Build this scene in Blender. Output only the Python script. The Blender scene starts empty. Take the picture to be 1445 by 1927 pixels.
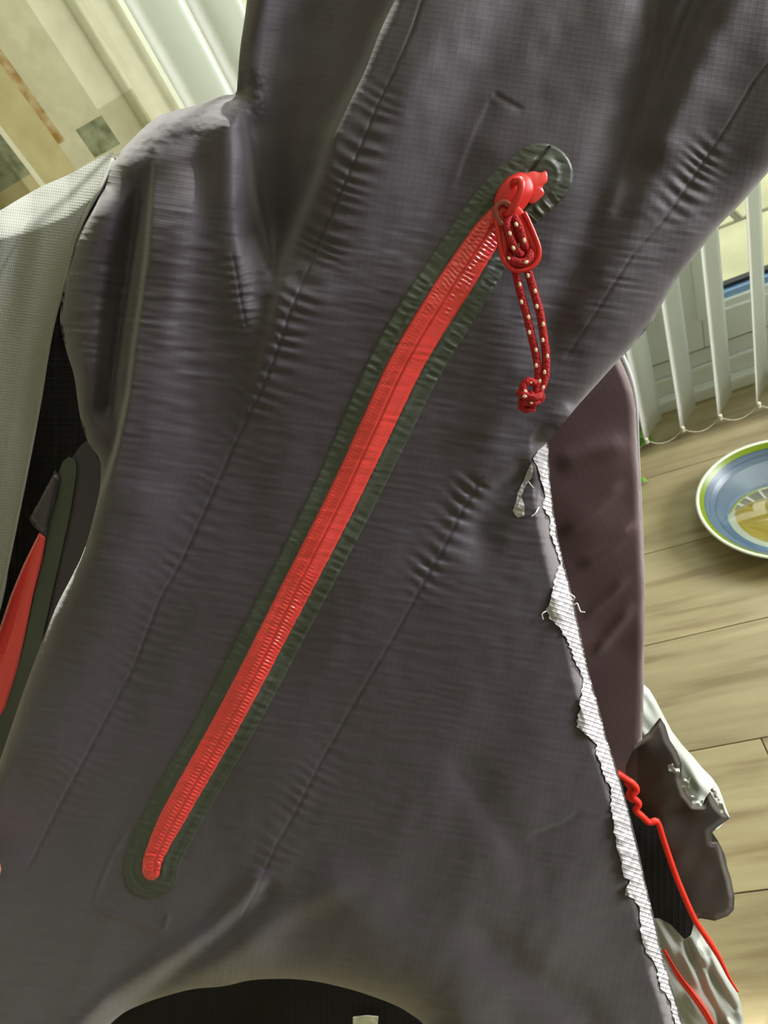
import bpy, bmesh, math, random
import numpy as np
from mathutils import Vector, Matrix
random.seed(7); rng = np.random.RandomState(11)
S = bpy.context.scene
C = S.collection
R = math.radians

# ---------------------------------------------------------------- camera
F = 1225.0; CX, CY = 722.5, 963.5
_n = lambda a: a / np.linalg.norm(a)
DN = _n(np.array([778., 1247., F]))                     # world down, in camera axes (right, down, forward)
XW = -np.array([-4022., 1307., F]); XW = _n(XW - XW.dot(DN) * DN)
ZW = -DN; YW = np.cross(ZW, XW)
B = np.array([XW, YW, ZW])                              # rows: world axes in camera axes -> world = B @ cam
EYE = np.array([0., 0., 1.10])
def W(u, v, d):                                         # a point on the cloth: direction and distance -> world
    c = np.stack([(np.asarray(u) - CX) / F * d, (np.asarray(v) - CY) / F * d, d + 0 * np.asarray(u)], -1)
    return c @ B.T + EYE
cam = bpy.data.cameras.new('camera'); co = bpy.data.objects.new('camera', cam); C.objects.link(co)
right, down, fwd = B[:, 0], B[:, 1], B[:, 2]
co.matrix_world = Matrix(((right[0], -down[0], -fwd[0], EYE[0]), (right[1], -down[1], -fwd[1], EYE[1]),
                          (right[2], -down[2], -fwd[2], EYE[2]), (0, 0, 0, 1)))
cam.sensor_fit = 'VERTICAL'; cam.sensor_height = 24.0; cam.lens = 24.0 * F / 1927.0
cam.dof.use_dof = True; cam.dof.focus_distance = .345; cam.dof.aperture_fstop = 16; cam.clip_start = 0.02; cam.clip_end = 100
S.camera = co
# ---------------------------------------------------------------- world, sun, exposure
wd = bpy.data.worlds.new('sky'); S.world = wd; wd.use_nodes = True
nt = wd.node_tree; bg = nt.nodes['Background']
bg.inputs[0].default_value = (0.95, 1.0, 0.965, 1); bg.inputs[1].default_value = 3.1
AZ, EL = R(37), R(35)
sd_ = Vector((math.sin(AZ) * math.cos(EL), math.cos(AZ) * math.cos(EL), math.sin(EL)))
sl = bpy.data.lights.new('sun', 'SUN'); sl.energy = 6.5; sl.angle = R(0.6); sl.color = (1.0, 0.96, 0.88)
so = bpy.data.objects.new('sun', sl); C.objects.link(so); so.rotation_euler = sd_.to_track_quat('Z', 'Y').to_euler(); so.location = (2, 3, 4)
al = bpy.data.lights.new('added_fold_light', 'AREA'); al.shape = 'RECTANGLE'; al.size = 1.0; al.size_y = 0.9; al.energy = 62; al.color = (0.97, 0.98, 1.0)
ao = bpy.data.objects.new('added_fold_light', al); C.objects.link(ao); ao.location = (2.5, 0.62, 1.45)      # added area light by the right wall, shapes the folds; no window there
ao.rotation_euler = (0, R(90), 0)
S.view_settings.view_transform = 'Standard'; S.view_settings.look = 'None'; S.view_settings.gamma = 1
S.view_settings.use_curve_mapping = False; S.view_settings.exposure = 0.8

# ---------------------------------------------------------------- helpers
def lin(r, g, b): return tuple((x / 255 / 12.92 if x / 255 <= .04045 else ((x / 255 + .055) / 1.055) ** 2.4) for x in (r, g, b)) + (1,)
def mat(name, col, rough=.6, spec=.5, sheen=0, trans=0, bump=None, coat=0, metallic=0, noise=None, transl=0, alpha=None):
    m = bpy.data.materials.new(name); m.use_nodes = True; n = m.node_tree.nodes; l = m.node_tree.links
    p = n['Principled BSDF']; p.inputs['Base Color'].default_value = col if len(col) == 4 else tuple(col) + (1,)
    p.inputs['Roughness'].default_value = rough; p.inputs['Specular IOR Level'].default_value = spec
    p.inputs['Sheen Weight'].default_value = sheen; p.inputs['Transmission Weight'].default_value = trans
    p.inputs['Coat Weight'].default_value = coat; p.inputs['Metallic'].default_value = metallic
    if noise:                                            # (scale, contrast colour, coord)
        tc = n.new('ShaderNodeTexCoord'); nz = n.new('ShaderNodeTexNoise'); nz.inputs['Scale'].default_value = noise[0]; nz.inputs['Detail'].default_value = 6
        mp = n.new('ShaderNodeMapping'); mp.inputs['Scale'].default_value = noise[2] if len(noise) > 2 else (1, 1, 1)
        l.new(tc.outputs['Object'], mp.inputs[0]); l.new(mp.outputs[0], nz.inputs['Vector'])
        rp = n.new('ShaderNodeValToRGB'); rp.color_ramp.elements[0].position = .35; rp.color_ramp.elements[1].position = .65
        rp.color_ramp.elements[0].color = col; rp.color_ramp.elements[1].color = noise[1]
        l.new(nz.outputs[0], rp.inputs[0]); l.new(rp.outputs[0], p.inputs['Base Color'])
    if transl:
        tr = n.new('ShaderNodeBsdfTranslucent'); tr.inputs[0].default_value = col; mx = n.new('ShaderNodeMixShader'); mx.inputs[0].default_value = transl
        if noise: l.new(rp.outputs[0], tr.inputs[0])
        l.new(p.outputs[0], mx.inputs[1]); l.new(tr.outputs[0], mx.inputs[2]); l.new(mx.outputs[0], n['Material Output'].inputs[0])
    return m
def weave(m, period, strength, dist, angle=0, fine=0):
    """ripstop / rib relief from the mesh UVs"""
    n = m.node_tree.nodes; l = m.node_tree.links; p = n['Principled BSDF']
    tc = n.new('ShaderNodeTexCoord'); mp = n.new('ShaderNodeMapping'); mp.inputs['Rotation'].default_value = (0, 0, angle)
    l.new(tc.outputs['UV'], mp.inputs[0])
    outs = []
    for ax, pr in zip('XY', period):
        if not pr: continue
        w = n.new('ShaderNodeTexWave'); w.wave_type = 'BANDS'; w.bands_direction = ax; w.inputs['Scale'].default_value = 1.0 / pr * 2 * math.pi / 20
        w.inputs['Distortion'].default_value = .6; w.inputs['Detail'].default_value = 1; w.inputs['Detail Scale'].default_value = .3
        l.new(mp.outputs[0], w.inputs[0])
        pw = n.new('ShaderNodeMath'); pw.operation = 'POWER'; pw.inputs[1].default_value = 4; l.new(w.outputs['Fac'], pw.inputs[0]); outs.append(pw.outputs[0])
    nz = n.new('ShaderNodeTexNoise'); nz.inputs['Scale'].default_value = .12; nz.inputs['Detail'].default_value = 5; l.new(mp.outputs[0], nz.inputs['Vector'])
    mul = n.new('ShaderNodeMath'); mul.operation = 'MULTIPLY'; mul.inputs[1].default_value = .8 + fine; l.new(nz.outputs[0], mul.inputs[0]); outs.append(mul.outputs[0])
    acc = outs[0]
    for o in outs[1:]:
        a = n.new('ShaderNodeMath'); a.operation = 'ADD'; l.new(acc, a.inputs[0]); l.new(o, a.inputs[1]); acc = a.outputs[0]
    b = n.new('ShaderNodeBump'); b.inputs['Strength'].default_value = strength; b.inputs['Distance'].default_value = dist
    l.new(acc, b.inputs['Height']); l.new(b.outputs[0], p.inputs['Normal'])
    return m
def tag(o, label=None, cat=None, group=None, kind=None):
    if label: o['label'] = label
    if cat: o['category'] = cat
    if group: o['group'] = group
    if kind: o['kind'] = kind
    return o
def empty(name, loc, label=None, cat=None, group=None, kind=None):
    o = bpy.data.objects.new(name, None); C.objects.link(o); o.location = loc; o.empty_display_size = .05
    return tag(o, label, cat, group, kind)
def root_off(p):
    off = Vector((0, 0, 0))
    while p is not None: off = off + Vector(p.location); p = p.parent
    return off
def mesh(name, verts, faces, m, parent=None, uv=None, smooth=True, mats=None, midx=None):
    verts = np.asarray(verts, float); faces = np.asarray(faces, int)
    if parent is not None: verts = verts - np.array(root_off(parent))
    me = bpy.data.meshes.new(name); k = faces.shape[1]
    me.vertices.add(len(verts)); me.vertices.foreach_set('co', verts.ravel())
    me.loops.add(faces.size); me.loops.foreach_set('vertex_index', faces.ravel())
    me.polygons.add(len(faces)); me.polygons.foreach_set('loop_start', np.arange(0, faces.size, k)); me.polygons.foreach_set('loop_total', np.full(len(faces), k))
    for q in (mats or [m]): me.materials.append(q)
    if midx is not None: me.polygons.foreach_set('material_index', midx)
    me.polygons.foreach_set('use_smooth', np.full(len(faces), smooth))
    if uv is not None:
        lay = me.uv_layers.new(name='uv'); lay.data.foreach_set('uv', np.asarray(uv, float)[faces.ravel()].ravel())
    me.update(calc_edges=True); me.validate()
    o = bpy.data.objects.new(name, me); C.objects.link(o)
    if parent is not None: o.parent = parent
    return o
def bmobj(name, bm, m, parent=None, smooth=False):
    if parent is not None: bmesh.ops.translate(bm, verts=bm.verts, vec=-root_off(parent))
    me = bpy.data.meshes.new(name); bm.to_mesh(me); bm.free(); me.materials.append(m)
    if smooth:
        for p in me.polygons: p.use_smooth = True
    o = bpy.data.objects.new(name, me); C.objects.link(o)
    if parent is not None: o.parent = parent
    return o
def box(bm, x0, x1, y0, y1, z0, z1, bev=0):
    r = bmesh.ops.create_cube(bm, size=1, matrix=Matrix.Translation(((x0 + x1) / 2, (y0 + y1) / 2, (z0 + z1) / 2)) @ Matrix.Diagonal((x1 - x0, y1 - y0, z1 - z0, 1)))
    if bev:
        es = list({e for v in r['verts'] for e in v.link_edges}); bmesh.ops.bevel(bm, geom=es, offset=bev, segments=2, affect='EDGES', profile=.6)
def boxobj(name, x0, x1, y0, y1, z0, z1, m, parent=None, bev=0):
    bm = bmesh.new(); box(bm, x0, x1, y0, y1, z0, z1, bev); return bmobj(name, bm, m, parent)
def smooth01(t): t = np.clip(t, 0, 1); return t * t * (3 - 2 * t)
def poly_resample(pts, n):
    """Catmull-Rom through the points, resampled evenly"""
    p = np.asarray(pts, float); q = np.vstack([2 * p[0] - p[1], p, 2 * p[-1] - p[-2]]); out = []
    for i in range(1, len(q) - 2):
        t = np.linspace(0, 1, 24, endpoint=False)[:, None]
        a, b, c, d = q[i - 1], q[i], q[i + 1], q[i + 2]
        out.append(.5 * ((2 * b) + (c - a) * t + (2 * a - 5 * b + 4 * c - d) * t ** 2 + (3 * b - a - 3 * c + d) * t ** 3))
    out = np.vstack(out + [p[-1:]]); s = np.r_[0, np.cumsum(np.linalg.norm(np.diff(out, axis=0), axis=1))]
    t = np.linspace(0, s[-1], n); return np.stack([np.interp(t, s, out[:, k]) for k in range(out.shape[1])], -1)
def segd(U, V, pts, cheap=None):
    """distance, signed distance (right of a downward path positive), arc length, total"""
    p = np.asarray(pts, float); best = np.full(U.shape, 1e9); sg = np.zeros(U.shape); al_ = np.zeros(U.shape); acc = 0
    for a, b in zip(p[:-1], p[1:]):
        d = b - a; L = np.hypot(*d) + 1e-9; t = np.clip(((U - a[0]) * d[0] + (V - a[1]) * d[1]) / L ** 2, 0, 1)
        ex, ey = U - a[0] - t * d[0], V - a[1] - t * d[1]; r = np.hypot(ex, ey); c = -(d[0] * (V - a[1]) - d[1] * (U - a[0]))
        k = r < best; best = np.where(k, r, best); sg = np.where(k, np.sign(c), sg); al_ = np.where(k, acc + t * L, al_); acc += L
    return best, best * sg, al_, acc
def inside(U, V, poly):
    p = np.asarray(poly, float); r = np.zeros(U.shape, bool)
    for (x0, y0), (x1, y1) in zip(p, np.roll(p, -1, 0)):
        if y0 == y1: continue
        c = ((V < y0) != (V < y1)) & (U < (x1 - x0) * (V - y0) / (y1 - y0) + x0); r ^= c
    return r
_nz = {}
def noise(U, V, sx, sy, seed, ang=0):
    if seed not in _nz: _nz[seed] = np.random.RandomState(seed).uniform(-1, 1, (128, 128))
    g = _nz[seed]; c, s = math.cos(ang), math.sin(ang)
    x = (U * c + V * s) / sx + 500; y = (-U * s + V * c) / sy + 500
    xi = np.floor(x).astype(int); yi = np.floor(y).astype(int); fx = smooth01(x - xi); fy = smooth01(y - yi)
    G = lambda a, b: g[a % 128, b % 128]
    return (G(xi, yi) * (1 - fx) + G(xi + 1, yi) * fx) * (1 - fy) + (G(xi, yi + 1) * (1 - fx) + G(xi + 1, yi + 1) * fx) * fy
def dense(poly, n=8):
    """smooth open or closed outline by subdividing between the points"""
    return poly
def sheet(name, poly, depth, step, m, parent, hole=None, solid=0, uvs=1.0, ragged=None):
    """cloth sheet: grid cut to an outline, its border snapped onto the outline, depth from a relief function"""
    P = np.asarray(poly, float); x0, y0 = P.min(0) - step; x1, y1 = P.max(0) + step
    us = np.arange(x0, x1 + step, step); vs = np.arange(y0, y1 + step, step); U, V = np.meshgrid(us, vs)
    uc, vc = (U[:-1, :-1] + step / 2), (V[:-1, :-1] + step / 2)
    ins = inside(uc, vc, P)
    if hole is not None: ins &= ~inside(uc, vc, hole)
    idx = np.arange(U.size).reshape(U.shape); nx = U.shape[1]
    a = idx[:-1, :-1][ins]; faces = np.stack([a, a + nx, a + nx + 1, a + 1], -1)
    cnt = np.bincount(faces.ravel(), minlength=U.size); used = cnt > 0; border = used & (cnt < 4)
    u, v = U.ravel().copy(), V.ravel().copy()
    bu, bv = u[border], v[border]; best = np.full(bu.shape, 1e9); tu, tv = bu.copy(), bv.copy()
    for L in ([P] if hole is None else [P, np.asarray(hole, float)]):
        for A, Bb in zip(L, np.roll(L, -1, 0)):
            d = Bb - A; q = (d @ d) + 1e-9; t = np.clip(((bu - A[0]) * d[0] + (bv - A[1]) * d[1]) / q, 0, 1)
            px, py = A[0] + t * d[0], A[1] + t * d[1]; r = np.hypot(bu - px, bv - py); k = r < best
            best = np.where(k, r, best); tu = np.where(k, px, tu); tv = np.where(k, py, tv)
    ok = best < step * 1.6; u[border] = np.where(ok, tu, bu); v[border] = np.where(ok, tv, bv)
    new = np.full(U.size, -1); new[used] = np.arange(used.sum()); u, v = u[used], v[used]; faces = new[faces]
    d = depth(u, v); co_ = W(u, v, d)
    o = mesh(name, co_, faces, m, parent, uv=np.stack([u, v], -1) * uvs)
    if solid:
        md = o.modifiers.new('thickness', 'SOLIDIFY'); md.thickness = solid; md.offset = -1
    return o
def edge_dist(u, v, poly): P = np.asarray(poly, float); return segd(u, v, np.vstack([P, P[:1]]))[0]
def tube(name, pts, r, m, parent, n=10, res=None, flat=1.0, closed=False, nrm=None):
    """pts: world positions"""
    p = poly_resample(pts, res or max(12, len(pts) * 8)); N = len(p); t = np.gradient(p, axis=0); t /= np.linalg.norm(t, axis=1)[:, None]
    ref = nrm if nrm is not None else -fwd; V_ = []
    rr = np.broadcast_to(np.asarray(r, float), (N,)) if np.ndim(r) == 0 else np.interp(np.linspace(0, 1, N), np.linspace(0, 1, len(r)), r)
    for i in range(N):
        a = np.cross(t[i], ref); a /= np.linalg.norm(a) + 1e-9; b = np.cross(a, t[i])
        th = np.linspace(0, 2 * np.pi, n, endpoint=False)
        V_.append(p[i] + rr[i] * (np.cos(th)[:, None] * a + flat * np.sin(th)[:, None] * b))
    V_ = np.vstack(V_ + [p[:1], p[-1:]]); f = []; uv = np.zeros((len(V_), 2))
    for i in range(N - 1):
        for j in range(n): k = (j + 1) % n; f.append((i * n + j, i * n + k, (i + 1) * n + k, (i + 1) * n + j))
    uv[:N * n, 0] = np.tile(np.arange(n) / n, N); uv[:N * n, 1] = np.repeat(np.arange(N), n)
    for j in range(0, n, 1):
        k = (j + 1) % n; f.append((N * n, k, j, N * n)); f.append((N * n + 1, (N - 1) * n + j, (N - 1) * n + k, N * n + 1))
    f = [q for q in f]; me = bpy.data.meshes.new(name)
    vv = V_ - (np.array(root_off(parent)) if parent is not None else 0)
    me.from_pydata([tuple(x) for x in vv], [], [q if q[0] != q[3] else q[:3] for q in f]); me.materials.append(m)
    for q in me.polygons: q.use_smooth = True
    o = bpy.data.objects.new(name, me); C.objects.link(o)
    if parent is not None: o.parent = parent
    return o

# ---------------------------------------------------------------- materials
M_floor = mat('oak_laminate', lin(160, 138, 92), rough=.33, spec=.45)
def grain(m, ca, cb, cc):
    n = m.node_tree.nodes; l = m.node_tree.links; p = n['Principled BSDF']
    tc = n.new('ShaderNodeTexCoord'); oi = n.new('ShaderNodeObjectInfo'); ad = n.new('ShaderNodeVectorMath'); ad.operation = 'ADD'
    l.new(tc.outputs['Object'], ad.inputs[0]); l.new(oi.outputs['Random'], ad.inputs[1])
    mp = n.new('ShaderNodeMapping'); mp.inputs['Scale'].default_value = (2.2, 22, 4); l.new(ad.outputs[0], mp.inputs[0])
    nz = n.new('ShaderNodeTexNoise'); nz.inputs['Scale'].default_value = 1.6; nz.inputs['Detail'].default_value = 9; nz.inputs['Distortion'].default_value = .25; l.new(mp.outputs[0], nz.inputs['Vector'])
    rp = n.new('ShaderNodeValToRGB'); e = rp.color_ramp.elements; e[0].position = .34; e[0].color = ca; e[1].position = .62; e[1].color = cc
    k = rp.color_ramp.elements.new(.46); k.color = cb
    l.new(nz.outputs[0], rp.inputs[0])
    big = n.new('ShaderNodeTexNoise'); big.inputs['Scale'].default_value = 2.5; l.new(ad.outputs[0], big.inputs['Vector'])
    hs = n.new('ShaderNodeHueSaturation'); mr = n.new('ShaderNodeMapRange'); mr.inputs[3].default_value = .75; mr.inputs[4].default_value = 1.25
    l.new(big.outputs[0], mr.inputs[0]); l.new(mr.outputs[0], hs.inputs['Value']); l.new(rp.outputs[0], hs.inputs['Color']); l.new(hs.outputs[0], p.inputs['Base Color'])
    b = n.new('ShaderNodeBump'); b.inputs['Strength'].default_value = .25; b.inputs['Distance'].default_value = .001; l.new(nz.outputs[0], b.inputs['Height']); l.new(b.outputs[0], p.inputs['Normal'])
grain(M_floor, lin(134, 119, 88), lin(156, 143, 110), lin(168, 156, 121))
M_under = mat('underlay', lin(60, 50, 35), rough=.9)
M_wall = mat('cream_paint', lin(205, 205, 180), rough=.8, spec=.2)
M_upvc = mat('white_upvc', lin(228, 234, 230), rough=.35, spec=.5)
M_gask = mat('black_gasket', lin(20, 22, 24), rough=.5)
M_blueglint = mat('blue_reflection', lin(150, 185, 230), rough=.25, metallic=.6)  # blue reflection along the glazing, put into the base colour
M_glass = mat('window_glass', (1, 1, 1, 1), rough=.02)
def thin_glass(m):
    n = m.node_tree.nodes; l = m.node_tree.links; t = n.new('ShaderNodeBsdfTransparent'); t.inputs[0].default_value = (.94, .955, .95, 1)
    g = n.new('ShaderNodeBsdfGlossy'); g.inputs['Roughness'].default_value = 0; lw = n.new('ShaderNodeLayerWeight'); lw.inputs[0].default_value = .5; pw = n.new('ShaderNodeMath'); pw.operation = 'POWER'; pw.inputs[1].default_value = 5; l.new(lw.outputs['Facing'], pw.inputs[0]); fr = n.new('ShaderNodeMath'); fr.operation = 'MULTIPLY_ADD'; fr.inputs[1].default_value = .8; fr.inputs[2].default_value = .03; l.new(pw.outputs[0], fr.inputs[0])
    mx = n.new('ShaderNodeMixShader'); l.new(fr.outputs[0], mx.inputs[0]); l.new(t.outputs[0], mx.inputs[1]); l.new(g.outputs[0], mx.inputs[2]); l.new(mx.outputs[0], n['Material Output'].inputs[0])
thin_glass(M_glass)
M_slat = mat('blind_fabric', lin(232, 234, 230), rough=.75, spec=.2, transl=.5)
M_chain = mat('chain_plastic', lin(228, 228, 205), rough=.4)
M_slab = mat('sandstone', lin(146, 142, 112), rough=.9, noise=(6, lin(164, 160, 128)))
M_joint = mat('mortar', lin(84, 84, 66), rough=1)
M_sunscreen = mat('sun_screen_timber', lin(165, 165, 150), rough=.85)
M_cur = [mat('curtain_beige', lin(160, 156, 130), rough=.9, spec=.1, noise=(30, lin(172, 168, 142)), transl=.3),
         mat('curtain_yellow', lin(158, 148, 108), rough=.9, spec=.1, noise=(24, lin(168, 160, 120)), transl=.28),
         mat('curtain_grey', lin(92, 96, 72), rough=.9, spec=.1, noise=(50, lin(130, 134, 108)), transl=.25),
         mat('curtain_brown', lin(128, 100, 52), rough=.9, spec=.1, noise=(60, lin(166, 152, 115)), transl=.28),
         mat('curtain_pale', lin(176, 174, 152), rough=.9, spec=.1, noise=(30, lin(186, 184, 162)), transl=.36)]
M_shell = weave(mat('black_ripstop', lin(54, 46, 59), rough=.58, spec=.45, sheen=.35), (13, 11.5), .055, .0005, angle=-.16)
M_shell2 = weave(mat('maroon_black_shell', lin(64, 40, 46), rough=.6, spec=.35, sheen=.25), (14, 0), .05, .0004, angle=.5)
M_inner = weave(mat('shaded_black_inner', lin(22, 20, 19), rough=.8, spec=.15, sheen=.05), (12, 12), .3, .0004)  # black cloth made extra dark, shade under the hem put into the colour
M_lin = weave(mat('grey_mesh_lining', lin(132, 134, 130), rough=.8, spec=.2, sheen=.15), (4.2, 5.5), .35, .0005, angle=-.12)
M_linrib = weave(mat('grey_white_lining', lin(182, 184, 184), rough=.75, spec=.25), (0, 11), .5, .0008, angle=.15)
M_silver = mat('silver_lining', lin(140, 144, 140), rough=.55, spec=.4, noise=(9, lin(158, 162, 158)))
M_sunedge = weave(mat('sunlit_ripstop', lin(165, 162, 170), rough=.7, spec=.4), (13, 8), .45, .0008, angle=-.35)  # pale version of the shell cloth with sunlight put into its colour
M_welt = mat('bonded_rubber_tape', lin(62, 68, 62), rough=.42, spec=.5)
M_red = mat('red_coated_zip', lin(222, 58, 60), rough=.3, spec=.5, coat=.5)
M_redp = mat('red_plastic', lin(205, 40, 38), rough=.33, spec=.5)
M_redm = mat('worn_red_metal', lin(150, 62, 50), rough=.35, spec=.6)
M_pipe = mat('red_piping', lin(232, 42, 28), rough=.5, spec=.4)
M_cord = mat('red_braided_cord', lin(176, 34, 40), rough=.75, spec=.25)
def braid(m):
    n = m.node_tree.nodes; l = m.node_tree.links; p = n['Principled BSDF']; tc = n.new('ShaderNodeTexCoord')
    v = n.new('ShaderNodeTexVoronoi'); v.inputs['Scale'].default_value = 900; l.new(tc.outputs['Object'], v.inputs[0])
    b = n.new('ShaderNodeBump'); b.inputs['Strength'].default_value = .8; b.inputs['Distance'].default_value = .0006; b.invert = True
    l.new(v.outputs[0], b.inputs['Height']); l.new(b.outputs[0], p.inputs['Normal'])
    rp = n.new('ShaderNodeValToRGB'); rp.color_ramp.elements[0].color = lin(196, 44, 50); rp.color_ramp.elements[1].color = lin(120, 20, 26)
    l.new(v.outputs[0], rp.inputs[0]); l.new(rp.outputs[0], p.inputs['Base Color'])
braid(M_cord)
M_fleck = mat('reflective_thread', lin(225, 205, 180), rough=.4)
M_skin = mat('skin', lin(205, 140, 95), rough=.5)
M_leaf = mat('leaf_green', lin(110, 165, 60), rough=.45)
M_bowl = None

# ================================================================ SETTING
FY = 1.272
planks = empty('floor', (0, 0, 0), kind='structure')
boxobj('underlay', -2.2, 2.6, -2.6, FY + .01, -.03, -.0115, M_under, planks)
pk = boxobj('plank', -.62, .62, -.0993, .0993, -.01, 0, M_floor, None, bev=.0012); pk.parent = planks; first = True
for j in range(-18, 2):
    y = .558 + .2 * j + .2 * 2 - .2
    y = (.660 + .560) / 2 - .05 + .2 * j
    yc = 1.068 - .1 + .2 * (j - 0)
    if yc > 1.3: continue
    off = ((j * 37) % 100) / 100 * 1.2
    for i in range(-2, 3):
        xc = off + i * 1.2415 - .3
        if xc < -2.2 or xc > 2.6: continue
        o = pk if first else pk.copy()
        if not first: C.objects.link(o)
        first = False; o.location = (xc, yc, 0)
bm = bmesh.new(); box(bm, -2.2, -.75, FY, FY + .12, 0, 2.6); box(bm, 1.22, 2.6, FY, FY + .12, 0, 2.6); box(bm, -.75, 1.22, FY, FY + .12, 2.3, 2.6)
tag(bmobj('wall_back', bm, M_wall), kind='structure')
for nm, a in (('wall_left', (-2.3, -2.2, -2.6, FY + .12, 0, 2.5)), ('wall_right', (2.6, 2.7, -2.6, FY + .12, 0, 2.5)), ('wall_front', (-2.3, 2.7, -2.7, -2.6, 0, 2.5)), ('ceiling', (-2.3, 2.7, -2.7, FY + .12, 2.5, 2.6))):
    tag(boxobj(nm, *a, M_wall), kind='structure')
door = empty('door_1', (.24, FY, 0), kind='structure')
boxobj('sill', -.75, 1.22, FY - .018, FY + .1, 0, .034, M_upvc, door, .005)
boxobj('sill', -.75, 1.22, FY + .004, FY + .1, .034, .078, M_upvc, door, .004)
boxobj('frame_rail', -.75, 1.22, FY + .014, FY + .1, .078, .118, M_upvc, door, .004)
boxobj('gasket', -.75, 1.22, FY + .022, FY + .1, .118, .126, M_gask, door)
boxobj('frame_rail', -.75, 1.22, FY, FY + .1, 2.2, 2.3, M_upvc, door, .004)
for x0, x1 in ((-.75, -.70), (1.17, 1.22)): boxobj('frame_post', x0, x1, FY + .004, FY + .1, .08, 2.2, M_upvc, door, .004)
for x0, x1 in ((-.695, .226), (.238, 1.165)):
    lf = empty('door_leaf', (x0 - .24, 0, 0)); lf.parent = door
    g = lambda n_, *a: boxobj(n_, *a, M_upvc, lf, .004)
    g('bottom_rail', x0 + .118, x1 - .118, FY + .006, FY + .075, .126, .205); g('top_rail', x0 + .118, x1 - .118, FY + .006, FY + .075, 2.1, 2.19)
    g('stile', x0, x0 + .118, FY + .006, FY + .075, .126, 2.19); g('stile', x1 - .118, x1, FY + .006, FY + .075, .126, 2.19)
    g('glazing_bead', x0 + .108, x0 + .130, FY + .0, FY + .03, .2, 2.1); g('glazing_bead', x1 - .130, x1 - .108, FY, FY + .03, .2, 2.1)
    g('glazing_bead', x0 + .12, x1 - .12, FY + .012, FY + .035, .2, .222)
    boxobj('glazing_reflection', x0 + .13, x1 - .13, FY + .02, FY + .045, .220, .236, M_blueglint, lf)  # strip that carries the painted blue reflection
    boxobj('glazing_gasket', x0 + .13, x1 - .13, FY + .034, FY + .05, .2365, .244, M_gask, lf)
    boxobj('pane', x0 + .125, x1 - .125, FY + .044, FY + .048, .21, 2.11, M_glass, lf)
boxobj('gasket', .2265, .2375, FY + .03, FY + .05, .126, 2.19, M_gask, door)
hd = boxobj('hinge_cover', .256, .262, FY - .002, FY + .008, .20, .30, M_upvc, door, .002)
# patio
pat = empty('patio', (0, 0, -.1), kind='structure'); boxobj('mortar_bed', -4, 4, 1.5, 4.2, -.16, -.112, M_joint, pat)
boxobj('doorstep', -1, 1.5, FY + .12, FY + .22, -.14, .03, M_slab, pat, .01)
rows = [(1.50, 2.155), (2.175, 2.76), (2.78, 3.35), (3.37, 4.0)]
for ri, (y0, y1) in enumerate(rows):
    x = -3.2 + (0, .35, .15, .5)[ri] + (.69 - .0 if ri == 0 else 0)
    k = 0
    while x < 3.2:
        w_ = (.6, .9, .6)[k % 3] if ri else .6; k += 1
        o = boxobj('paving_slab', x + .012, x + w_ - .012, y0, y1, -.15, -.1 + random.uniform(-.004, .003), M_slab, pat, .008); x += w_
fn = empty('sun_screen', (0, 3.3, -.1), 'added board screen at the far side of the patio keeping sun off the floor', 'sun_screen')  # added out here to block direct sun from the floor in view
for i in range(38): boxobj('sun_screen_board', -2.4 + i * .16, -2.4 + i * .16 + .155, 3.28, 3.30, -.1, 2.75, M_sunscreen, fn)
boxobj('sun_screen_rail', -2.4, 3.65, 3.30, 3.34, .3, .38, M_sunscreen, fn); boxobj('sun_screen_rail', -2.4, 3.65, 3.30, 3.34, 1.9, 1.98, M_sunscreen, fn)

# vertical blind
bl = empty('vertical_blind', (.3, 1.15, 2.2), 'white vertical blind with open slats hanging across the glazed patio door', 'blind')
boxobj('head_rail', -.46, 1.2, 1.13, 1.18, 2.18, 2.22, M_upvc, bl, .004)
SA = R(37); sx, sy = math.sin(SA), math.cos(SA); tips = []
K = 9
def slat_mesh(name, parent):
    vs = []; nz_ = 40
    for i in range(nz_):
        z = .04 + (2.18 - .04) * i / (nz_ - 1)
        for j in range(K):
            t = j / (K - 1); b = .0045 * (1 - (2 * t - 1) ** 2)
            vs.append((t * .089 * sx - b * sy, t * .089 * sy + b * sx, z))
    f = [(i * K + j, i * K + j + 1, (i + 1) * K + j + 1, (i + 1) * K + j) for i in range(nz_ - 1) for j in range(K - 1)]
    o = mesh(name, np.array(vs), f, M_slat); md = o.modifiers.new('thickness', 'SOLIDIFY'); md.thickness = .0009
    return o
s0 = slat_mesh('slat', None)
tip_x = [.248 + .0765 * i for i in range(-8, 12)]
for i, x in enumerate(tip_x):
    o = s0 if i == 0 else s0.copy()
    if i: C.objects.link(o)
    o.parent = bl; o.location = (x - .3, 1.127 - 1.15, -2.2)
    tw = random.uniform(-.05, .05)
    o.rotation_euler.z = tw if i != 8 else -.0
    w_ = boxobj('slat_weight', x + .006 * sx, x + .01 * sx, 0, .001, 0, .001, M_slat, None)
    bpy.data.objects.remove(w_)
# beaded chain: one bead after the other along each sagging span
bmc = bmesh.new()
for a, b in zip(tip_x[:-1], tip_x[1:]):
    for s in range(19):
        t = s / 19; z = .052 - .030 * 4 * t * (1 - t) * .75
        bmesh.ops.create_icosphere(bmc, subdivisions=1, radius=.00165, matrix=Matrix.Translation((a + (b - a) * t + .004, 1.127 + .002, z)))
tag(bmobj('bead_chain', bmc, M_chain, bl, True), kind='stuff')
for x in tip_x:
    boxobj('chain_clip', x + .001, x + .008, 1.124, 1.131, .045, .059, M_chain, bl, .002)

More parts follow.
